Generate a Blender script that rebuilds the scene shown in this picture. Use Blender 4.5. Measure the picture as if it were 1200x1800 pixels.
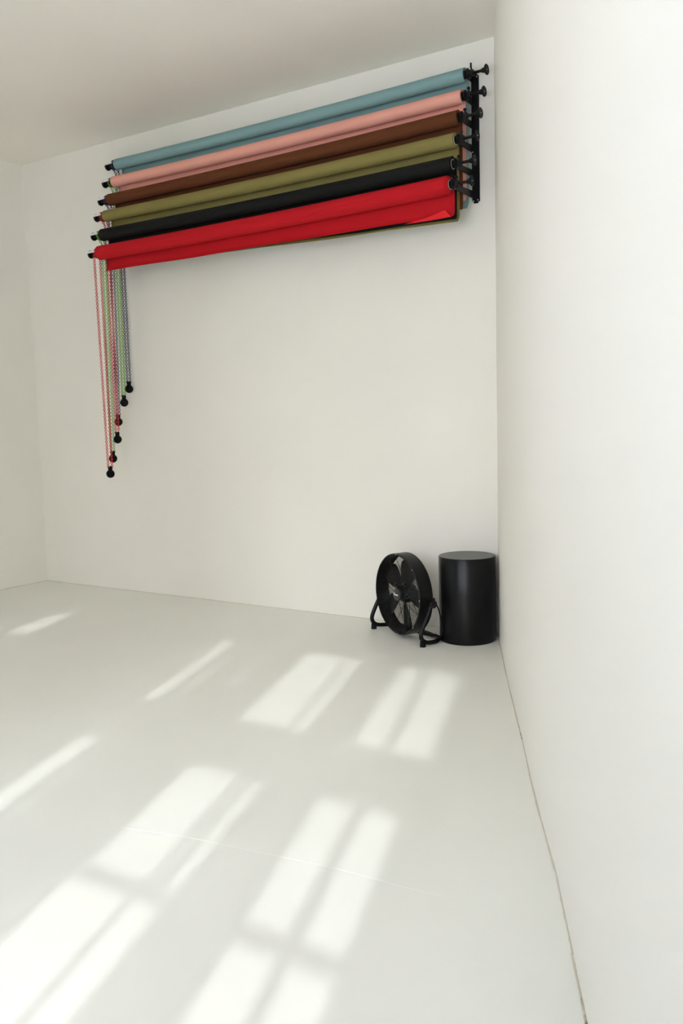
import bpy, bmesh, math, random
from mathutils import Vector, Matrix, Quaternion

# ------------------------------------------------------------------ start
scene = bpy.context.scene
for o in list(bpy.data.objects):
    bpy.data.objects.remove(o, do_unlink=True)
COL = scene.collection
PI = math.pi
random.seed(4)

# ------------------------------------------------------------------ camera
cam_data = bpy.data.cameras.new('camera')
cam_data.sensor_fit = 'HORIZONTAL'
cam_data.sensor_width = 24.0
cam_data.lens = 1571.44 * 24.0 / 1200.0
cam_data.clip_start = 0.02
cam = bpy.data.objects.new('camera', cam_data)
COL.objects.link(cam)
right = Vector((0.83656683, 0.5472182, -0.02661158))
up = Vector((-0.03657696, 0.10425045, 0.99387825))
fwd = Vector((-0.54664253, 0.83047221, -0.10722805))
M = Matrix((( right.x, up.x, -fwd.x, 2.06151),
            ( right.y, up.y, -fwd.y, -4.77529),
            ( right.z, up.z, -fwd.z, 1.29768),
            (0, 0, 0, 1)))
cam.matrix_world = M
scene.camera = cam

# ------------------------------------------------------------------ world, sun, exposure
SKY_STRENGTH = 21.5
SUN_STRENGTH = 2.0
EXPOSURE = 0.0
SKY_TINT = (0.79, 0.965, 1.44, 1)
GROUND = (0.55, 0.60, 0.70, 1)
SUN_AZ = math.radians(19.6)      # travels to +Y, turned towards -X
SUN_EL = math.radians(28.0)

world = bpy.data.worlds.new('sky')
scene.world = world
world.use_nodes = True
wn = world.node_tree.nodes
wl = world.node_tree.links
wn.clear()
w_out = wn.new('ShaderNodeOutputWorld')
w_bg = wn.new('ShaderNodeBackground')
w_tc = wn.new('ShaderNodeTexCoord')
w_sep = wn.new('ShaderNodeSeparateXYZ')
w_hor = wn.new('ShaderNodeMapRange')
w_hor.inputs['From Min'].default_value = -0.03
w_hor.inputs['From Max'].default_value = 0.03
w_sky = wn.new('ShaderNodeTexSky')
w_sky.sky_type = 'HOSEK_WILKIE'
w_sky.turbidity = 9.0
w_sky.ground_albedo = 0.4
sdir = Vector((-math.sin(SUN_AZ) * math.cos(SUN_EL), math.cos(SUN_AZ) * math.cos(SUN_EL), -math.sin(SUN_EL)))
w_sky.sun_direction = -sdir
w_bal = wn.new('ShaderNodeMix'); w_bal.data_type = 'RGBA'; w_bal.blend_type = 'MULTIPLY'
w_bal.inputs[0].default_value = 1.0
w_bal.inputs[7].default_value = SKY_TINT
w_mix = wn.new('ShaderNodeMix'); w_mix.data_type = 'RGBA'
w_mix.inputs[6].default_value = GROUND
wl.new(w_tc.outputs['Generated'], w_sep.inputs[0])
wl.new(w_sep.outputs['Z'], w_hor.inputs['Value'])
wl.new(w_hor.outputs[0], w_mix.inputs[0])
wl.new(w_sky.outputs[0], w_bal.inputs[6])
wl.new(w_bal.outputs[2], w_mix.inputs[7])
wl.new(w_mix.outputs[2], w_bg.inputs['Color'])
w_bg.inputs['Strength'].default_value = SKY_STRENGTH
wl.new(w_bg.outputs[0], w_out.inputs['Surface'])

sun_data = bpy.data.lights.new('sun', 'SUN')
sun_data.energy = SUN_STRENGTH
sun_data.angle = math.radians(0.85)
sun_data.color = (0.93, 0.97, 1.0)
sun = bpy.data.objects.new('sun', sun_data)
COL.objects.link(sun)
sun.rotation_euler = sdir.to_track_quat('-Z', 'Y').to_euler()
sun.location = (4, -12, 8)

def portal(name, loc, normal, w, h):
    d = bpy.data.lights.new(name, 'AREA')
    d.shape = 'RECTANGLE'; d.size = w; d.size_y = h
    d.cycles.is_portal = True
    o = bpy.data.objects.new(name, d)
    COL.objects.link(o)
    o.location = loc
    o.rotation_euler = Vector(normal).to_track_quat('-Z', 'Y').to_euler()
    return o

scene.view_settings.view_transform = 'Standard'
scene.view_settings.look = 'None'
scene.view_settings.exposure = EXPOSURE
scene.view_settings.gamma = 1.0
scene.view_settings.use_curve_mapping = False
scene.cycles.use_denoising = True
scene.cycles.max_bounces = 8
scene.cycles.diffuse_bounces = 7
scene.cycles.sample_clamp_indirect = 8.0
scene.cycles.use_adaptive_sampling = True
scene.cycles.adaptive_threshold = 0.15
scene.cycles.adaptive_min_samples = 16
scene.cycles.use_light_tree = False

# ------------------------------------------------------------------ materials
def srgb(r, g, b):
    f = lambda c: (c / 12.92) if c <= 0.04045 else ((c + 0.055) / 1.055) ** 2.4
    return (f(r / 255), f(g / 255), f(b / 255), 1)

def material(name, col, rough=0.6, spec=0.5, metal=0.0, var=0.0, vscale=8.0, bump=0.0, bscale=60.0, stretch=(1, 1, 1), sheen=0.0):
    m = bpy.data.materials.new(name)
    m.use_nodes = True
    nt = m.node_tree
    b = nt.nodes['Principled BSDF']
    b.inputs['Base Color'].default_value = col
    b.inputs['Roughness'].default_value = rough
    b.inputs['Specular IOR Level'].default_value = spec
    b.inputs['Metallic'].default_value = metal
    tc = nt.nodes.new('ShaderNodeTexCoord')
    mp = nt.nodes.new('ShaderNodeMapping')
    mp.inputs['Scale'].default_value = stretch
    nt.links.new(tc.outputs['Object'], mp.inputs[0])
    if var > 0:
        n = nt.nodes.new('ShaderNodeTexNoise')
        n.inputs['Scale'].default_value = vscale
        n.inputs['Detail'].default_value = 2
        nt.links.new(mp.outputs[0], n.inputs['Vector'])
        r = nt.nodes.new('ShaderNodeValToRGB')
        r.color_ramp.elements[0].position = 0.3
        r.color_ramp.elements[1].position = 0.7
        r.color_ramp.elements[0].color = tuple(c * (1 - var) for c in col[:3]) + (1,)
        r.color_ramp.elements[1].color = tuple(min(1, c * (1 + var)) for c in col[:3]) + (1,)
        nt.links.new(n.outputs['Fac'], r.inputs[0])
        nt.links.new(r.outputs[0], b.inputs['Base Color'])
    if bump > 0:
        n2 = nt.nodes.new('ShaderNodeTexNoise')
        n2.inputs['Scale'].default_value = bscale
        n2.inputs['Detail'].default_value = 1.5
        nt.links.new(mp.outputs[0], n2.inputs['Vector'])
        bp = nt.nodes.new('ShaderNodeBump')
        bp.inputs['Strength'].default_value = bump
        bp.inputs['Distance'].default_value = 0.004
        nt.links.new(n2.outputs['Fac'], bp.inputs['Height'])
        nt.links.new(bp.outputs[0], b.inputs['Normal'])
    return m

WALL = (0.895, 0.868, 0.795, 1)
M_WALL = material('white_wall_paint', WALL, 0.75, 0.3, var=0.012, vscale=1.7)
M_WALLR = material('white_wall_paint_rolled', WALL, 0.62, 0.35, bump=0.12, bscale=14, stretch=(1, 1, 0.35))
M_CEIL = material('ceiling_paint', (0.95, 0.91, 0.83, 1), 0.85, 0.2, var=0.015, vscale=1.2)
M_FLOOR = material('grey_white_floor_paint', (0.855, 0.848, 0.78, 1), 0.42, 0.4, var=0.012, vscale=2.0, bump=0.05, bscale=9)
M_OUT = material('window_joinery', (0.8, 0.79, 0.75, 1), 0.5)
M_BLACK = material('black_powder_coat', srgb(9, 9, 8), 0.42, 0.28, var=0.15, vscale=30)
M_BLACKP = material('black_plastic', srgb(9, 9, 9), 0.38, 0.3, var=0.15, vscale=40)
M_RUBBER = material('black_rubber', srgb(12, 12, 12), 0.8, 0.2, var=0.15, vscale=40)
M_ARM = material('black_steel_arm', srgb(16, 16, 14), 0.5, 0.35, var=0.1, vscale=30)
M_STEEL = material('zinc_screw', (0.62, 0.62, 0.6, 1), 0.3, 0.5, metal=1.0, var=0.05, vscale=60)
M_WHITEP = material('white_plastic', (0.85, 0.84, 0.80, 1), 0.4, var=0.02, vscale=40)
M_CORE = material('cardboard_core', srgb(205, 200, 188), 0.85, 0.2, var=0.05, vscale=60)
M_PLINTH = material('satin_black_laminate', srgb(6, 6, 6), 0.28, 0.26, var=0.12, vscale=6)
M_PLINTHT = material('satin_black_laminate_sheen', srgb(30, 31, 28), 0.34, 0.6, var=0.08, vscale=6)  # same laminate, grey reflected sheen put into a lighter colour
M_PRINT = material('pale_print', (0.75, 0.75, 0.73, 1), 0.5, var=0.02, vscale=60)

# ------------------------------------------------------------------ mesh helpers
def add_box(bm, lo, hi, mat=None):
    lo = Vector(lo); hi = Vector(hi)
    c = (lo + hi) / 2; s = hi - lo
    m = Matrix.Translation(c) @ Matrix.Diagonal((s.x, s.y, s.z, 1))
    if mat is not None:
        m = mat @ m
    return bmesh.ops.create_cube(bm, size=1.0, matrix=m)['verts']

def catmull(pts, n=6, closed=False):
    P = [Vector(p) for p in pts]
    out = []
    N = len(P)
    segs = N if closed else N - 1
    for i in range(segs):
        if closed:
            p0, p1, p2, p3 = P[(i - 1) % N], P[i], P[(i + 1) % N], P[(i + 2) % N]
        else:
            p0 = P[i - 1] if i > 0 else P[i] * 2 - P[i + 1]
            p1, p2 = P[i], P[i + 1]
            p3 = P[i + 2] if i + 2 < N else P[i + 1] * 2 - P[i]
        for k in range(n):
            t = k / n
            out.append(0.5 * ((2 * p1) + (-p0 + p2) * t + (2 * p0 - 5 * p1 + 4 * p2 - p3) * t * t + (-p0 + 3 * p1 - 3 * p2 + p3) * t ** 3))
    if not closed:
        out.append(P[-1].copy())
    return out

def add_tube(bm, pts, r, sides=8, closed=False, caps=True):
    P = [Vector(p) for p in pts]
    N = len(P)
    rings = []
    prev = None
    for i in range(N):
        if closed:
            t = (P[(i + 1) % N] - P[(i - 1) % N]).normalized()
        else:
            t = (P[min(i + 1, N - 1)] - P[max(i - 1, 0)]).normalized()
        if prev is None:
            a = Vector((0, 0, 1)) if abs(t.z) < 0.9 else Vector((1, 0, 0))
            u = (a - t * a.dot(t)).normalized()
        else:
            u = (prev - t * prev.dot(t)).normalized()
        prev = u
        v = t.cross(u)
        rr = r[i] if isinstance(r, (list, tuple)) else r
        rings.append([bm.verts.new(P[i] + (u * math.cos(2 * PI * k / sides) + v * math.sin(2 * PI * k / sides)) * rr) for k in range(sides)])
    for i in range(N if closed else N - 1):
        A = rings[i]; B = rings[(i + 1) % N]
        for k in range(sides):
            bm.faces.new((A[k], A[(k + 1) % sides], B[(k + 1) % sides], B[k]))
    if not closed and caps:
        bm.faces.new(rings[0][::-1]); bm.faces.new(rings[-1])

def add_lathe(bm, prof, origin=(0, 0, 0), axis=(0, 0, 1), seg=32, closed_prof=False):
    """prof: list of (radius, distance along axis)"""
    axis = Vector(axis).normalized()
    q = axis.to_track_quat('Z', 'Y')
    o = Vector(origin)
    rings = []
    for (r, h) in prof:
        if r < 1e-6:
            rings.append([bm.verts.new(o + q @ Vector((0, 0, h)))])
        else:
            rings.append([bm.verts.new(o + q @ Vector((r * math.cos(2 * PI * k / seg), r * math.sin(2 * PI * k / seg), h))) for k in range(seg)])
    n = len(rings)
    for i in range(n if closed_prof else n - 1):
        A = rings[i]; B = rings[(i + 1) % n]
        for k in range(seg):
            k2 = (k + 1) % seg
            if len(A) == 1 and len(B) == 1:
                continue
            if len(A) == 1:
                bm.faces.new((A[0], B[k2], B[k]))
            elif len(B) == 1:
                bm.faces.new((A[k], A[k2], B[0]))
            else:
                bm.faces.new((A[k], A[k2], B[k2], B[k]))

def link_mesh(name, bm, m, parent=None, smooth=True, angle=35, bevel=0.0, bseg=2):
    bmesh.ops.recalc_face_normals(bm, faces=bm.faces[:])
    me = bpy.data.meshes.new(name)
    bm.to_mesh(me); bm.free()
    me.materials.append(m)
    if smooth:
        for p in me.polygons:
            p.use_smooth = True
        me.set_sharp_from_angle(angle=math.radians(angle))
    o = bpy.data.objects.new(name, me)
    COL.objects.link(o)
    if bevel > 0:
        bv = o.modifiers.new('bevel', 'BEVEL')
        bv.width = bevel; bv.segments = bseg; bv.limit_method = 'ANGLE'
    if parent is not None:
        o.parent = parent
    return o

def empty(name, loc=(0, 0, 0), rz=0.0):
    o = bpy.data.objects.new(name, None)
    o.empty_display_size = 0.1
    COL.objects.link(o)
    o.location = loc; o.rotation_euler = (0, 0, rz)
    return o

def tag(o, label, cat, group=None):
    o['label'] = label; o['category'] = cat
    if group: o['group'] = group
    return o

def struct(o, label=None):
    o['kind'] = 'structure'
    if label: o['label'] = label
    return o

# ------------------------------------------------------------------ room shell
H = 3.33
XL = -4.02
YF = -5.60
T = 0.20
RIGHT_PLAN = [(0.0, 0.0), (0.0213, -0.058), (0.3836, -0.7945), (0.7552, -1.5287), (0.9256, -1.8747), (1.0706, -2.1586),
              (1.2281, -2.4587), (1.3045, -2.6175), (1.3867, -2.7875), (1.5003, -3.027), (2.40, -4.843), (2.775, YF)]

bm = bmesh.new()
vs = [bm.verts.new((x, y, z)) for z in (0.0, -0.2) for (x, y) in ((XL, 0.02), (0.02, 0.02), (2.79, YF - 0.0), (XL, YF))]
bm.faces.new(vs[0:4]); bm.faces.new(vs[4:8][::-1])
for k in range(4):
    bm.faces.new((vs[k], vs[(k + 1) % 4], vs[4 + (k + 1) % 4], vs[4 + k]))
floor = struct(link_mesh('floor', bm, M_FLOOR, smooth=False), 'pale grey painted studio floor crossed by window light')

bm = bmesh.new()
vs = [bm.verts.new((x, y, z)) for z in (H, H + 0.2) for (x, y) in ((XL - T, T), (T, T), (3.0, YF - T), (XL - T, YF - T))]
bm.faces.new(vs[0:4]); bm.faces.new(vs[4:8][::-1])
for k in range(4):
    bm.faces.new((vs[k], vs[(k + 1) % 4], vs[4 + (k + 1) % 4], vs[4 + k]))
struct(link_mesh('ceiling', bm, M_CEIL, smooth=False), 'dull white plaster ceiling')

bm = bmesh.new()
add_box(bm, (XL - T, 0, -0.2), (0.35, T, H))
struct(link_mesh('wall_back', bm, M_WALL, smooth=False), 'white painted back wall behind the paper rolls')

bm = bmesh.new()
inner = RIGHT_PLAN
outer = [(0.35, 0.0)] + [(x + 0.26, y) for x, y in inner[1:-1]] + [(3.05, YF)]
pl = inner + outer[::-1]
bot = [bm.verts.new((x, y, -0.2)) for x, y in pl]
top = [bm.verts.new((x, y, H)) for x, y in pl]
n = len(pl)
for k in range(n):
    bm.faces.new((bot[k], bot[(k + 1) % n], top[(k + 1) % n], top[k]))
ni = len(inner)
for k in range(ni - 1):
    for L in (bot, top):
        bm.faces.new((L[k], L[k + 1], L[n - 2 - k], L[n - 1 - k]))
struct(link_mesh('wall_right', bm, M_WALLR, smooth=True, angle=40), 'bright white painted wall running towards the viewer')

def pierced_wall(bm, axis, plane, thick, a0, a1, z0, z1, holes):
    """wall of boxes in a plane (axis 'x': spans x at y=plane..plane-thick; axis 'y': spans y at x)"""
    As = sorted({a0, a1} | {v for h in holes for v in h[:2]})
    Zs = sorted({z0, z1} | {v for h in holes for v in h[2:]})
    for i in range(len(As) - 1):
        for j in range(len(Zs) - 1):
            ca = (As[i] + As[i + 1]) / 2; cz = (Zs[j] + Zs[j + 1]) / 2
            if any(h[0] < ca < h[1] and h[2] < cz < h[3] for h in holes):
                continue
            if axis == 'x':
                add_box(bm, (As[i], plane - thick, Zs[j]), (As[i + 1], plane, Zs[j + 1]))
            else:
                add_box(bm, (plane - thick, As[i], Zs[j]), (plane, As[i + 1], Zs[j + 1]))

PIERCE = []
# windows behind the viewer; apertures given by where their light falls: (u0, u1, Ynear, Yfar)
TAZ = math.tan(SUN_AZ)
KZ = math.tan(SUN_EL) / math.cos(SUN_AZ)
def aperture(u0, u1, ya, yb):
    return (u0 - YF * TAZ, u1 - YF * TAZ, (ya - YF) * KZ, (yb - YF) * KZ)
LOWY = -4.27
columns = [
    # right window
    [(-.482, -.347, -1.895, -.842), (-.312, -.137, -1.895, -.842),
     (-.480, -.340, -3.092, -2.366), (-.298, -.170, -3.092, -2.366),
     (-.480, -.338, LOWY, -3.172), (-.300, -.168, LOWY, -3.172)],
    # middle window
    [(-1.068, -.812, -1.885, -.835), (-.784, -.724, -1.885, -.835),
     (-1.074, -.847, -3.085, -2.360), (-.818, -.804, -3.085, -2.360), (-.770, -.731, -3.085, -2.360),
     (-1.090, -.858, LOWY, -3.160), (-.836, -.738, LOWY, -3.160)],
    # mostly shuttered window
    [(-1.655, -1.588, -1.865, -.825), (-1.505, -1.488, -1.840, -1.10), (-1.302, -1.286, -1.50, -.825), (-1.728, -1.712, -1.20, -.80),
     (-1.690, -1.592, LOWY, -2.355), (-1.535, -1.522, LOWY, -2.355)],
    # far window, lower half closed off to dim the floor at left
    [(-3.208, -3.046, -1.312, -.815), (-3.348, -3.335, -1.40, -.815)],
]
front_holes = []
B_WIN = [(-0.65, -0.05, 0.75, 2.70)]
for k, (a, b, c, d) in enumerate(B_WIN):
    e = empty('window_%d' % (5 + k), ((a + b) / 2, YF, c))
    struct(e, 'broad casement window behind the viewer, shaded from the sun')
    m2 = (a + b) / 2
    bm = bmesh.new()
    hs = [(a + .05, m2 - .025, c + .05, c + 1.25), (m2 + .025, b - .05, c + .05, c + 1.25),
          (a + .05, m2 - .025, c + 1.32, d - .05), (m2 + .025, b - .05, c + 1.32, d - .05)]
    bm.free(); bm = bmesh.new()
    PIERCE.append((bm, a, b, c, d, hs, e))
    front_holes.append((a, b, c, d))
MARG = 0.13
for ci, ap in enumerate(columns):
    R = [aperture(*a) for a in ap]
    x0 = min(r[0] for r in R) - 0.05; x1 = max(r[1] for r in R) + 0.05
    z0 = min(r[2] for r in R) - 0.05; z1 = max(r[3] for r in R) + 0.05
    hx0, hx1, hz0, hz1 = x0 - 0.03, x1 + MARG, max(z0 - 0.02, 0.05), z1 + MARG
    front_holes.append((hx0, hx1, hz0, hz1))
    e = empty('window_%d' % (ci + 1), ((x0 + x1) / 2, YF, z0))
    struct(e, 'tall narrow sash window behind the viewer letting sun in')
    bm = bmesh.new()
    pierced_wall(bm, 'x', YF, 0.012, hx0, hx1, hz0, hz1, R)
    f = link_mesh('window_frame', bm, M_OUT, smooth=False)
    f.parent = e; f.matrix_parent_inverse = e.matrix_basis.inverted()
    portal('window_daylight', ((x0 + x1) / 2, YF - 0.05, (z0 + z1) / 2), (0, 1, 0), x1 - x0, z1 - z0)

bm = bmesh.new()
pierced_wall(bm, 'x', YF, T, XL - T, 3.05, -0.2, H, front_holes)
struct(link_mesh('wall_front', bm, M_WALL, smooth=False), 'white window wall behind the viewer')

for (bm, a, b, c, d, hs, e) in PIERCE:
    pierced_wall(bm, 'x', YF - 0.08, 0.05, a, b, c, d, hs)
    f = link_mesh('window_frame', bm, M_OUT, smooth=False)
    f.parent = e; f.matrix_parent_inverse = e.matrix_basis.inverted()
    portal('window_daylight', ((a + b) / 2, YF - 0.15, (c + d) / 2), (0, 1, 0), b - a - 0.04, d - c - 0.04)

fill_holes = [(-5.45, -4.95, 0.60, 2.70)]  # added window opening, brightens the near floor and right wall
bm = bmesh.new()
pierced_wall(bm, 'y', XL, T, YF - T, T, -0.2, H, fill_holes)
struct(link_mesh('wall_left', bm, M_WALL, smooth=False), 'white painted side wall at the far left')

for k, (a, b, c, d) in enumerate(fill_holes):
    e = empty('window_%d' % (6 + k), (XL, (a + b) / 2, c))
    struct(e, 'added window in the left wall for fill light, out of view')
    bm = bmesh.new()
    m2 = (a + b) / 2
    hs = [(a + .05, m2 - .025, c + .05, c + 1.15), (m2 + .025, b - .05, c + .05, c + 1.15),
          (a + .05, m2 - .025, c + 1.22, d - .05), (m2 + .025, b - .05, c + 1.22, d - .05)]
    pierced_wall(bm, 'y', XL - 0.08, 0.05, a, b, c, d, hs)
    f = link_mesh('window_frame', bm, M_OUT, smooth=False)
    f.parent = e; f.matrix_parent_inverse = e.matrix_basis.inverted()
    portal('window_daylight', (XL - 0.15, m2, (c + d) / 2), (1, 0, 0), b - a - 0.04, d - c - 0.04)

# unseen slab added outside to keep the sun off the broad window
bm = bmesh.new()
for k, (a, b, c, d) in enumerate(B_WIN):
    off = 6.0 * TAZ
    add_box(bm, (a - .10 + off, YF - 6.6, -0.5), (b + .10 + off, YF - 6.0, d + 6.0 * KZ + .5))
struct(link_mesh('sun_blocker', bm, M_OUT, smooth=False), 'added sun-blocking slab outside the windows, out of view')

# caulk lines where walls meet the floor, cracked here and there
def caulk_material():
    m = material('old_caulk', (0.62, 0.55, 0.44, 1), 0.8, 0.2)
    nt = m.node_tree; b = nt.nodes['Principled BSDF']
    tc = nt.nodes['Texture Coordinate']
    n = nt.nodes.new('ShaderNodeTexNoise'); n.inputs['Scale'].default_value = 3.2; n.inputs['Detail'].default_value = 6
    n.inputs['Roughness'].default_value = 0.75
    nt.links.new(tc.outputs['Object'], n.inputs['Vector'])
    r = nt.nodes.new('ShaderNodeValToRGB')
    r.color_ramp.elements[0].position = 0.31; r.color_ramp.elements[0].color = (0.22, 0.17, 0.12, 1)
    r.color_ramp.elements[1].position = 0.40; r.color_ramp.elements[1].color = (0.66, 0.61, 0.50, 1)
    nt.links.new(n.outputs['Fac'], r.inputs[0]); nt.links.new(r.outputs[0], b.inputs['Base Color'])
    return m
M_CAULK = caulk_material()
def caulk(name, pts, label, w=0.003):
    bm = bmesh.new()
    rnd = random.Random(len(pts))
    P = catmull([(x, y, 0.0008) for x, y in pts], 10)
    add_tube(bm, P, [w * (0.6 + 0.7 * rnd.random()) for _ in P], 6)
    struct(link_mesh(name, bm, M_CAULK), label)
caulk('trim_1', [(x - 0.002, y) for x, y in RIGHT_PLAN[1:]], 'thin cracked caulk line along the foot of the right wall')
caulk('trim_2', [(XL, -.001), (-3.2, -.001), (-2.4, -.001), (-1.5, -.001), (-.8, -.001), (0, -.001)], 'thin cracked caulk line along the foot of the back wall', 0.0022)
caulk('trim_3', [(XL + .001, 0), (XL + .001, -0.5), (XL + .001, -1.2), (XL + .001, -2.5)], 'thin cracked caulk line along the foot of the left wall', 0.004)

# faint ridge where two coats of floor paint meet
bm = bmesh.new()
add_tube(bm, catmull([(-.094, -2.886, -.0003), (.19, -2.82, -.0002), (.413, -2.788, -.0003), (.639, -2.755, -.0002), (.769, -2.745, -.0003), (.921, -2.738, -.0002), (1.092, -2.721, -.0006)], 6), .0010, 6)
link_mesh('paint_ridge', bm, M_FLOOR, floor)

# ------------------------------------------------------------------ paper rolls
X_R, X_L = -0.138, -2.871
paper = lambda name, c, **k: material(name, c, 0.82, 0.18, var=0.02, vscale=4, bump=0.02, bscale=200, **k)
ROLLS = [
    # colour name, srgb, e, z right, z left, radius, sheet bottom z right, left
    ('slate blue', srgb(134, 168, 168), .083, 3.137, 3.126, .0370, 2.425, 2.44),
    ('salmon pink', srgb(240, 172, 154), .119, 3.014, 2.998, .0370, 2.462, 2.47),
    ('chocolate brown', srgb(100, 57, 33), .168, 2.890, 2.865, .0400, 2.412, 2.42),
    ('olive green', srgb(138, 126, 74), .213, 2.762, 2.745, .0390, 2.340, 2.385),
    ('matt black', srgb(26, 26, 24), .250, 2.628, 2.609, .0420, 2.349, 2.385),
    ('bright red', srgb(192, 24, 34), .286, 2.514, 2.481, .0490, 2.356, 2.362),
]
CHAIN_COL = {'navy': srgb(22, 38, 92), 'green': srgb(110, 170, 36), 'red': srgb(196, 26, 34)}
CHAINS = ['navy', 'green', 'navy', 'red', 'green', 'red']
M_CHAIN = {k: material('plastic_chain_' + k, v, 0.4, 0.5, var=0.06, vscale=50) for k, v in CHAIN_COL.items()}
order = ['topmost', 'second from the top', 'third from the top', 'fourth from the top', 'fifth from the top', 'lowest']

for i, (cname, col, e, zr, zl, r, sbr, sbl) in enumerate(ROLLS):
    mp = paper('paper_' + cname.replace(' ', '_'), col)
    root = empty('backdrop_roll', (X_R, -e, zr))
    tag(root, '%s paper backdrop roll, %s on the wall rack' % (cname, order[i]), 'backdrop roll', 'paper rolls on the wall rack')
    L = X_R - X_L
    dz = zl - zr
    def sag(t):      # 0 right .. 1 left
        return dz * t - 0.010 * 4 * t * (1 - t)
    # rolled paper: hollow tube with a little sag, stepped end on the loosely wound red one
    bm = bmesh.new()
    nseg, nx = 40, 18
    rc = 0.0275
    rings = []
    stations = [(k / nx) for k in range(nx + 1)]
    outer = []
    for t in stations:
        x = -L * t
        z = sag(t)
        outer.append([bm.verts.new((x - (0.016 if (i == 5 and t == 0) else 0), r * math.cos(a), z + r * math.sin(a))) for a in (2 * PI * k / nseg for k in range(nseg))])
    def ring(x, rr, z):
        return [bm.verts.new((x, rr * math.cos(a), z + rr * math.sin(a))) for a in (2 * PI * k / nseg for k in range(nseg))]
    seq = []
    if i == 5:
        seq = [ring(-0.040, rc, 0), ring(-0.0, rc, 0), ring(0.0, r * .80, 0), ring(-0.006, r * .82, 0), ring(-0.008, r * .93, 0), ring(-0.014, r * .95, 0)]
    else:
        seq = [ring(-0.040, rc, 0), ring(0.0, rc, 0), ring(0.0, r * .975, 0)]
    seq += outer
    seq += [ring(-L, rc, sag(1)), ring(-L + .04, rc, sag(1))]
    for A, B in zip(seq[:-1], seq[1:]):
        for k in range(nseg):
            bm.faces.new((A[k], A[(k + 1) % nseg], B[(k + 1) % nseg], B[k]))
    link_mesh('paper_roll', bm, mp, root, angle=50)
    # cardboard core showing inside the right end
    bm = bmesh.new()
    add_lathe(bm, [(rc - .0005, -.06), (rc - .0005, .0015 if i >= 3 else -.004), (rc - .004, .0015 if i >= 3 else -.004), (rc - .004, -.06)], (0, 0, 0), (1, 0, 0), 32, True)
    link_mesh('core_tube', bm, M_CORE if i >= 3 else mp, root)

    # hanging sheet: leaves the back of the roll and drops, curling at its foot
    bm = bmesh.new()
    nxs, nzs = 48, 22
    rows = []
    x_a, x_b = 0.0, -(L - 0.010)
    rnd = random.Random(50 + i)
    ph = [rnd.uniform(0, 6) for _ in range(4)]
    for a in range(nxs + 1):
        t = a / nxs
        x = x_a + (x_b - x_a) * t
        zt = sag(t)
        zb = (sbr + (sbl - sbr) * t) - zr
        zb += 0.004 * math.sin(5 * t + ph[0]) + 0.002 * math.sin(17 * t + ph[1])
        row = []
        cl = [0.050, 0.022, 0.012, 0.045, 0.012, 0.030][i]      # curl height
        for b in range(nzs + 1):
            s = b / nzs
            if b <= 4:      # wraps off the back of the roll
                ang = -0.35 * PI * (1 - b / 4.0)
                row.append(Vector((x, r * 1.012 * math.cos(ang), zt - r * 1.012 * math.sin(ang))))
                continue
            q = (b - 4) / (nzs - 4)
            z = zt + (zb - zt) * q
            y = r * 1.012 + 0.002 * math.sin(3.0 * t + 2 * q + ph[2]) * q
            rem = z - zb
            if rem < cl:
                y -= (0.55 * cl) * (1 - rem / cl) ** 2     # curls towards the room
            y -= 0.004 * q * (1 if i < 3 else 0)
            row.append(Vector((x, y, z)))
        rows.append([bm.verts.new(v) for v in row])
    for A, B in zip(rows[:-1], rows[1:]):
        for k in range(nzs):
            bm.faces.new((A[k], A[k + 1], B[k + 1], B[k]))
    sh = link_mesh('hanging_sheet', bm, mp, root, angle=60)
    so = sh.modifiers.new('thickness', 'SOLIDIFY'); so.thickness = 0.0006; so.offset = 0
    if i == 5:
        # dog-eared corner turned up at the right end of the red sheet
        bm = bmesh.new()
        yb = r * 1.012 - 0.0075
        pts = [(-0.012, yb - .012, sbr - zr - .002), (-0.045, yb - .020, sbr - zr + .036), (-0.062, yb - .020, sbr - zr + .034),
               (-0.150, yb - .020, sbr - zr + .012), (-0.300, yb - .014, sbr - zr - .004), (-0.15, yb - .016, sbr - zr - .006)]
        f = [bm.verts.new(p) for p in pts]
        g = [bm.verts.new((p[0], p[1] + .0012, p[2])) for p in pts]
        bm.faces.new(f); bm.faces.new(g[::-1])
        for k in range(len(f)):
            bm.faces.new((f[k], f[(k + 1) % len(f)], g[(k + 1) % len(f)], g[k]))
        fc = link_mesh('folded_corner', bm, paper('paper_red_flap', srgb(222, 40, 44)), sh, smooth=False)  # flap in a lighter red than the sheet
        fc['label'] = 'red paper corner folded up'

    # right end: expander plug, flange, clamp block with thumb screw, spindle and knob
    bm = bmesh.new()
    add_lathe(bm, [(0, -.05), (.0225, -.05), (.0235, -.004), (.020, .003), (.013, .006), (.013, .012), (.028, .013), (.030, .016), (.030, .020), (.022, .025),
                   (.016, .030), (.0078, .031), (.0078, .092), (.0085, .094), (.0135, .104), (.0150, .118), (.0150, .121), (0, .121)], (0, 0, 0), (1, 0, 0), 28)
    sp = link_mesh('spindle', bm, M_BLACKP, root)
    bm = bmesh.new()
    add_lathe(bm, [(0, .1195), (.016, .1195), (.026, .1215), (.0280, .1245), (.0280, .1275), (.025, .1300), (.012, .1285), (0, .1280)], (0, 0, 0), (1, 0, 0), 28)
    kn = link_mesh('knob', bm, M_BLACKP, sp)
    bm = bmesh.new()
    add_lathe(bm, [(0, .1275), (.0032, .1275), (.0032, .1305), (.0022, .1315), (0, .1315)], (0, 0, 0), (1, 0, 0), 12)
    link_mesh('screw', bm, M_STEEL, sp)
    bm = bmesh.new()
    add_box(bm, (.026, -.014, -.016), (.050, .014, .016))
    link_mesh('clamp_block', bm, M_BLACKP, sp, bevel=.002)
    bm = bmesh.new()
    lean = 0.10 if i == 0 else 0.0
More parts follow.
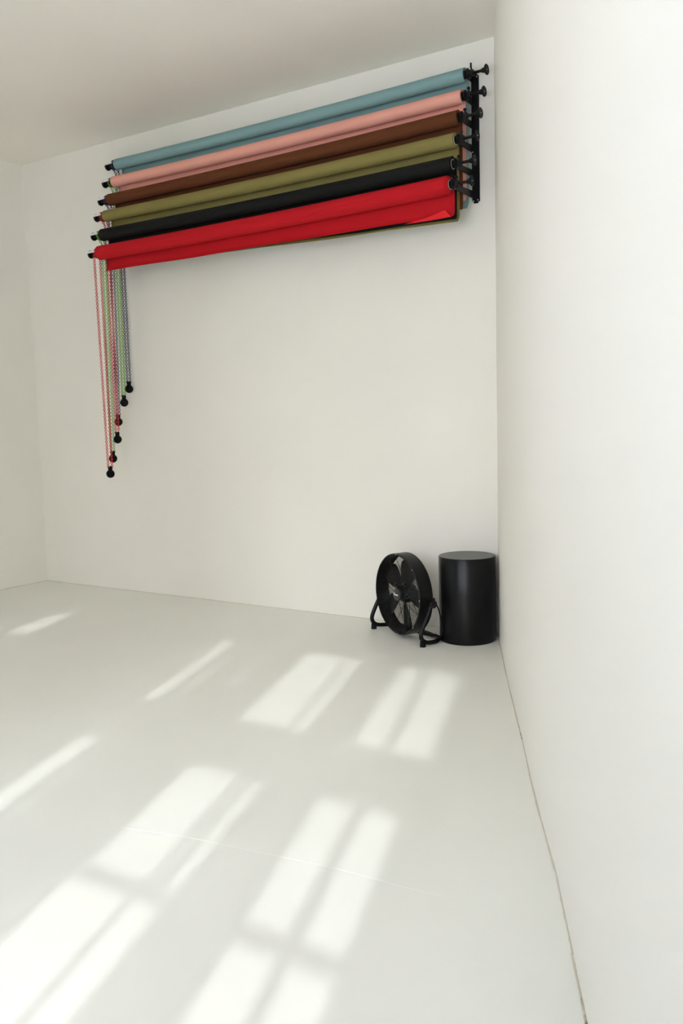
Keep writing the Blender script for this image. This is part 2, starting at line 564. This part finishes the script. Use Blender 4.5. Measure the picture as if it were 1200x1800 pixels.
    add_lathe(bm, [(0, .012), (.0050, .012), (.0046, .034), (0, .034)], (.038, 0, 0), (-.10, 0, 1), 12)
    if i == 0:
        add_box(bm, (.0300, -.0050, .028), (.0375, .0050, .054))
    else:
        add_lathe(bm, [(0, .030), (.008, .030), (.0095, .033), (.0095, .038), (.007, .041), (0, .041)], (.038, 0, 0), (-.10, 0, 1), 16)
    link_mesh('thumb_screw', bm, M_BLACKP, sp)
    # left end: chain wheel
    lx, lz = -L, sag(1)
    bm = bmesh.new()
    add_lathe(bm, [(0, -.04), (.0225, -.04), (.0235, .004), (.016, .010), (.029, .012), (.0300, .015), (.0300, .019), (.0225, .023), (.0225, .039), (.0300, .043), (.0300, .047), (.020, .052), (.012, .056), (.012, .084), (.0255, .085), (.0280, .088), (.0280, .096), (.022, .101), (0, .102)],
              (lx, 0, lz), (-1, 0, 0), 28)
    cw = link_mesh('chain_wheel', bm, M_BLACKP, root)
    bm = bmesh.new()
    add_tube(bm, [(lx - .018, -.0330, lz + .0110), (lx - .091, -.0310, lz + .0090)], .0072, 12)
    link_mesh('guide_rod', bm, M_WHITEP, cw)
    bm = bmesh.new()
    add_box(bm, (lx - .034, -.012, lz - .034), (lx - .006, .012, lz - .010))
    link_mesh('clamp_block', bm, M_BLACKP, cw, bevel=.002)

# ------------------------------------------------------------------ wall brackets
def bracket(x0, x1, ax0, ax1, label, hook_dx, right_side):
    root = empty('wall_bracket', ((x0 + x1) / 2, 0, 2.466))
    tag(root, label, 'bracket', 'black wall brackets of the roll rack')
    inv = Matrix.Translation(root.location).inverted()
    def part(name, bm, m, **k):
        bmesh.ops.transform(bm, matrix=inv, verts=bm.verts[:])
        return link_mesh(name, bm, m, root, **k)
    bm = bmesh.new()
    add_box(bm, (x0, -.010, 2.464), (x1, -.0005, 3.157))
    vert = [ed for ed in bm.edges if abs((ed.verts[0].co - ed.verts[1].co).y) > .005]
    bmesh.ops.bevel(bm, geom=vert, offset=.009, segments=4, affect='EDGES')
    part('plate', bm, M_BLACK, smooth=False)
    for i, (cname, col, e, zr, zl, r, sbr, sbl) in enumerate(ROLLS):
        z = (zr if right_side else zl)
        bm = bmesh.new()
        # flat arm with a slanting outer end and a shallow cradle
        prof = [(-.009, z - .021), (-.009, z + .019), (-(e - .015), z + .012), (-(e + .012), z + .004), (-(e + .012), z - .008), (-max(e - .035, .04), z - .015)]
        A = [bm.verts.new((ax0, y, zz)) for y, zz in prof]
        B = [bm.verts.new((ax1, y, zz)) for y, zz in prof]
        bm.faces.new(A); bm.faces.new(B[::-1])
        for k in range(len(prof)):
            bm.faces.new((A[k], A[(k + 1) % len(prof)], B[(k + 1) % len(prof)], B[k]))
        bmesh.ops.triangulate(bm, faces=[f for f in bm.faces if len(f.verts) > 4])
        part('arm', bm, M_ARM, smooth=False)
    if right_side:
        for (bx, bz) in ((x1 - .008, 3.140), (x0 + .006, 2.742), (x1 - .009, 2.480), (x0 + .007, 2.476)):
            bm = bmesh.new()
            add_lathe(bm, [(0, .0), (.0042, .0), (.0040, .003), (.002, .0045), (0, .005)], (bx, -.0098, bz), (0, -1, 0), 12)
            part('screw', bm, M_STEEL)
    return root
bracket(-.138, -.095, -.1370, -.1320, 'black steel bracket with six arms beside the right corner', 0, True)
bracket(-2.866, -2.826, -2.8770, -2.8725, 'black steel bracket half hidden behind the chained left ends of the rolls', 0, False)

# ------------------------------------------------------------------ pull chains
WEIGHT = [(-2.884, 1.534), (-2.905, 1.435), (-2.923, 1.295), (-2.893, 1.168), (-2.911, 1.030), (-2.885, .923)]
view_dir = Vector((0.735, -0.68, 0)).normalized()
def add_link(bm, c, axis, nrm, length, width, wire):
    """one oblong chain link: long side along axis, flat side facing nrm"""
    side = axis.cross(nrm).normalized()
    h = length / 2 - width / 2
    w = width / 2
    pts = []
    for k in range(5):
        a = PI * k / 4
        pts.append(c + axis * (h + w * math.sin(a)) + side * (w * math.cos(a)))
    for k in range(5):
        a = PI + PI * k / 4
        pts.append(c + axis * (-h + w * math.sin(a)) + side * (w * math.cos(a)))
    N = len(pts); rings = []
    for k in range(N):
        tng = (pts[(k + 1) % N] - pts[k - 1]).normalized()
        n1 = nrm.normalized(); n2 = tng.cross(n1)
        rings.append([bm.verts.new(pts[k] + (n1 * math.cos(b) + n2 * math.sin(b)) * wire) for b in (PI / 4, 3 * PI / 4, 5 * PI / 4, 7 * PI / 4)])
    for k in range(N):
        A = rings[k]; B = rings[(k + 1) % N]
        for q in range(4):
            bm.faces.new((A[q], A[(q + 1) % 4], B[(q + 1) % 4], B[q]))

WORDS = ['ending highest and nearest the wall', 'from the pink roll, second highest weight', 'from the brown roll, third highest weight',
         'from the olive roll, fourth highest weight', 'from the black roll, second lowest weight', 'hanging lowest and furthest left']
for i, cname in enumerate(CHAINS):
    e = ROLLS[i][2]; zl = ROLLS[i][4]
    wx, wz = WEIGHT[i]
    sx = X_L - .031
    ec = e - (.020 if i < 5 else 0.0)          # upper chains hang a little nearer the wall, behind the wheel below
    root = empty('pull_chain', (wx, -ec, wz))
    tag(root, '%s plastic pull chain %s' % (cname, WORDS[i]), 'chain', 'pull chains of the paper rolls')
    inv = Matrix.Translation(root.location).inverted()
    rr = .027
    # loop path: up the front, over the wheel, down the back
    sp_ = .014 if i < 5 else .018
    path = [Vector((wx, -ec - sp_, wz + .045))]
    if i < 5:
        path += [Vector((wx * .2 + (X_L - .018) * .8, -ec - sp_, zl - .20)), Vector((X_L - .018, -ec - sp_ - .002, zl - .062))]
    path += [Vector((sx, -e - rr, zl))]
    for k in range(1, 8):
        a = PI * k / 8
        path.append(Vector((sx, -e - rr * math.cos(a), zl + rr * math.sin(a))))
    path += [Vector((sx, -e + rr, zl))]
    if i < 5:
        path += [Vector((X_L - .018, -ec + sp_, zl - .062)), Vector((wx * .2 + (X_L - .018) * .8, -ec + sp_, zl - .20))]
    path += [Vector((wx, -ec + sp_, wz + .045))]
    # resample by link pitch
    pitch = .0128
    pts = [path[0]]; d_left = pitch
    cur = path[0].copy(); idx = 1
    while idx < len(path):
        seg = path[idx] - cur
        if seg.length >= d_left:
            cur = cur + seg.normalized() * d_left
            pts.append(cur.copy()); d_left = pitch
        else:
            d_left -= seg.length
            cur = path[idx].copy(); idx += 1
    bm = bmesh.new()
    for k in range(len(pts) - 1):
        c = (pts[k] + pts[k + 1]) / 2
        ax = (pts[k + 1] - pts[k]).normalized()
        base = view_dir if abs(ax.z) > .6 else Vector((1, 0, 0))
        nrm = (base - ax * base.dot(ax)).normalized()
        if k % 2:
            nrm = ax.cross(nrm)
        add_link(bm, c, ax, nrm, .0200, .0140, .0027)
    bmesh.ops.transform(bm, matrix=inv, verts=bm.verts[:])
    lk = link_mesh('links', bm, M_CHAIN[cname], root, angle=80)
    lk['kind'] = 'stuff'
    bm = bmesh.new()
    add_lathe(bm, [(0, -.0300), (.010, -.0285), (.020, -.0225), (.0270, -.0130), (.0300, 0), (.0285, .010), (.0235, .019), (.0150, .026), (.0100, .0285), (0, .029)], (0, 0, 0), (0, 0, 1), 24)
    wgt = link_mesh('weight', bm, M_RUBBER, root)
    bm = bmesh.new()
    add_box(bm, (-.006, -.0170, .018), (.006, .0170, .055))
    link_mesh('weight_clip', bm, M_RUBBER, wgt, bevel=.003)

# ------------------------------------------------------------------ drum fan
fan = empty('drum_fan', (-.4948, -.3307, 0), math.radians(-27.7))
tag(fan, 'black drum floor fan with wire grille on a tubular stand', 'fan')
R0, DEP, ZC, Y0 = .238, .092, .2555, 0.0
C = Vector((0, Y0, ZC))
AX = Vector((0, 1, 0))
bm = bmesh.new()
add_lathe(bm, [(R0 - .004, 0), (R0, .003), (R0, DEP - .003), (R0 - .004, DEP), (R0 - .010, DEP - .002), (R0 - .006, DEP - .006), (R0 - .006, .006), (R0 - .010, .002)], C, AX, 72, True)
link_mesh('drum', bm, M_BLACK, fan, angle=50)
def grille(name, y, radii, wire, spokes, r_in, r_out, wob=0.0):
    bm = bmesh.new()
    for rr in radii:
        add_tube(bm, [C + Vector((rr * math.cos(2 * PI * k / 56), y, rr * math.sin(2 * PI * k / 56))) for k in range(56)], wire, 4, closed=True)
    for k in range(spokes):
        a = 2 * PI * (k + .5) / spokes
        add_tube(bm, [C + Vector((r_in * math.cos(a), y, r_in * math.sin(a))), C + Vector((r_out * math.cos(a), y, r_out * math.sin(a)))], wire * 1.7, 6)
    return link_mesh(name, bm, M_BLACK, fan)
grille('front_grille', .004, [.040 + .0092 * k for k in range(21)], .0008, 8, .036, R0 - .005)
g = grille('rear_grille', DEP - .006, [.060 + .0082 * k for k in range(21)], .0009, 10, .05, R0 - .005)
# cross ties making the rear guard look like a mesh
bm = bmesh.new()
for k in range(48):
    a = 2 * PI * k / 48
    for q, (ra, rb) in enumerate(((.07, R0 - .006), (.13, R0 - .006))):
        a2 = a + q * PI / 48
        add_tube(bm, [C + Vector((ra * math.cos(a2), DEP - .0045, ra * math.sin(a2))), C + Vector((rb * math.cos(a2 + .05), DEP - .0045, rb * math.sin(a2 + .05)))], .0006, 4)
link_mesh('mesh_ties', bm, M_BLACK, g)
# motor and rotor
bm = bmesh.new()
add_lathe(bm, [(0, .050), (.050, .050), (.056, .056), (.056, DEP - .010), (.048, DEP + .020), (0, DEP + .022)], C, AX, 32)
link_mesh('motor', bm, M_BLACK, fan)
bm = bmesh.new()
add_lathe(bm, [(0, .030), (.038, .030), (.046, .036), (.048, .052), (0, .052)], C, AX, 32)
rotor = link_mesh('rotor_hub', bm, M_BLACKP, fan)
for k in range(5):
    ang = math.radians(65 + 72 * k)
    bm = bmesh.new()
    nr, nw = 8, 8
    grid = []
    for a in range(nr + 1):
        t = a / nr
        rad = .040 + (.214 - .040) * t
        half = (.022 + .046 * math.sin(min(1, t * 1.15) * PI * .60)) * (1.0 if t < .85 else (1 - (t - .85) * 1.3))
        pit = math.radians(38 - 14 * t)
        row = []
        for b in range(nw + 1):
            s = (b / nw - .5) * 2
            if t > .8:
                radx = rad - .018 * abs(s) ** 2.5 * (t - .8) / .2
            else:
                radx = rad
            wd = s * half
            ly = -wd * math.sin(pit) * .40
            lt = wd * math.cos(pit) + .012 * t
            camber = .006 * (1 - s * s)
            x = radx * math.cos(ang) - lt * math.sin(ang)
            z = radx * math.sin(ang) + lt * math.cos(ang)
            row.append(bm.verts.new(C + Vector((x, .046 + ly - camber, z))))
        grid.append(row)
    for A, B in zip(grid[:-1], grid[1:]):
        for b in range(nw):
            bm.faces.new((A[b], A[b + 1], B[b + 1], B[b]))
    bl = link_mesh('blade', bm, M_BLACK, rotor, angle=80)
    so = bl.modifiers.new('thickness', 'SOLIDIFY'); so.thickness = .0022
    for rv in ((.060, -.012), (.060, .012), (.078, 0)):
        bm = bmesh.new()
        x = rv[0] * math.cos(ang) - rv[1] * math.sin(ang); z = rv[0] * math.sin(ang) + rv[1] * math.cos(ang)
        add_lathe(bm, [(0, 0), (.0034, 0), (.003, -.003), (0, -.004)], C + Vector((x, .034, z)), AX, 8)
        link_mesh('rivet', bm, M_STEEL, rotor)
# centre badge with a small pale emblem and lettering
bm = bmesh.new()
add_lathe(bm, [(0, -.006), (.030, -.005), (.036, -.002), (.0375, .003), (.0375, .007), (0, .007)], C, AX, 32)
badge = link_mesh('badge', bm, material('badge_plastic', srgb(50, 50, 48), .45, .5, var=.05, vscale=30), fan)
bm = bmesh.new()
def mark(x0, z0, x1, z1):
    add_box(bm, (x0, C.y - .0078, C.z + z0), (x1, C.y - .0052, C.z + z1))
mark(-.024, .005, -.014, .008); mark(-.024, -.005, -.014, -.002); mark(-.019, -.002, -.015, .005)
for k in range(5):
    x = -.009 + k * .0064
    mark(x, -.006, x + .0017, .002)
    mark(x, (-.002 if k % 2 else -.006), x + .0045, (-.0004 if k % 2 else -.0044))
    if k in (1, 3): mark(x + .0033, -.006, x + .0045, .002)
link_mesh('emblem', bm, M_PRINT, badge, smooth=False)
for k in range(8):
    a = 2 * PI * k / 8 + PI / 2
    bm = bmesh.new()
    add_lathe(bm, [(0, 0), (.0036, 0), (.0036, -.002), (.002, -.0035), (0, -.0038)], C + Vector(((R0 - .004) * math.cos(a), .0, (R0 - .004) * math.sin(a))), AX, 10)
    link_mesh('screw', bm, M_STEEL, fan)
# tubular stand
half = [(.262, .060, .232), (.264, .040, .185), (.265, .008, .125), (.265, -.012, .080), (.264, -.012, .052), (.263, .004, .032), (.262, .032, .020), (.256, .078, .016), (.236, .118, .015), (.194, .148, .014), (.120, .166, .013), (0, .172, .013)]
pts = half + [(-x, y, z) for x, y, z in half[:-1][::-1]]
bm = bmesh.new()
add_tube(bm, catmull(pts, 5), .0122, 12)
stand = link_mesh('stand', bm, M_BLACK, fan, angle=60)
for s in (-1, 1):
    bm = bmesh.new()
    add_lathe(bm, [(0, 0), (.0165, 0), (.0170, .004), (.0150, .036), (.0120, .042), (0, .042)], (s * .2635, -.002, 0), (0, 0, 1), 16)
    link_mesh('foot', bm, M_RUBBER, fan)
    bm = bmesh.new()
    add_lathe(bm, [(0, -.034), (.010, -.034), (.010, -.010), (.014, -.008), (.014, .012), (.021, .014), (.0225, .018), (.0225, .028), (.019, .032), (0, .033)], (s * .262, .058, .238), (s, 0, 0), 20)
    kn = link_mesh('pivot_knob', bm, M_BLACKP, fan)
    bm = bmesh.new()
    add_box(bm, (s * .290 - .006, .053, .246), (s * .290 + .006, .064, .276))
    link_mesh('knob_wing', bm, M_BLACKP, kn, bevel=.002)
bm = bmesh.new()
add_tube(bm, catmull([(.215, .100, .238), (.245, .112, .215), (.256, .124, .165), (.258, .136, .105), (.246, .146, .055), (.215, .150, .030), (.165, .150, .030), (.10, .15, .012), (.02, .15, .005), (-.08, .145, .005)], 6), .0038, 8)
link_mesh('power_cord', bm, M_RUBBER, fan)

# ------------------------------------------------------------------ plinth
PX, PY, PR, PH = -.1175, -.1785, .1613, .4872
pl_ = empty('plinth', (PX, PY, 0))
tag(pl_, 'satin black cylindrical display plinth standing in the corner', 'plinth')
bm = bmesh.new()
add_lathe(bm, [(0, 0.001), (PR - .004, 0.001), (PR - .001, .003), (PR, .006), (PR, PH - .004), (PR - .002, PH - .001), (PR - .004, PH - .0005), (0, PH - .0005)], (0, 0, 0), (0, 0, 1), 96)
link_mesh('body', bm, M_PLINTH, pl_, angle=50)
bm = bmesh.new()
add_lathe(bm, [(0, PH - .0008), (PR - .0025, PH - .0008), (PR - .0025, PH), (PR - .0035, PH + .0006), (0, PH + .0006)], (0, 0, 0), (0, 0, 1), 96)
link_mesh('top', bm, M_PLINTHT, pl_, angle=30)
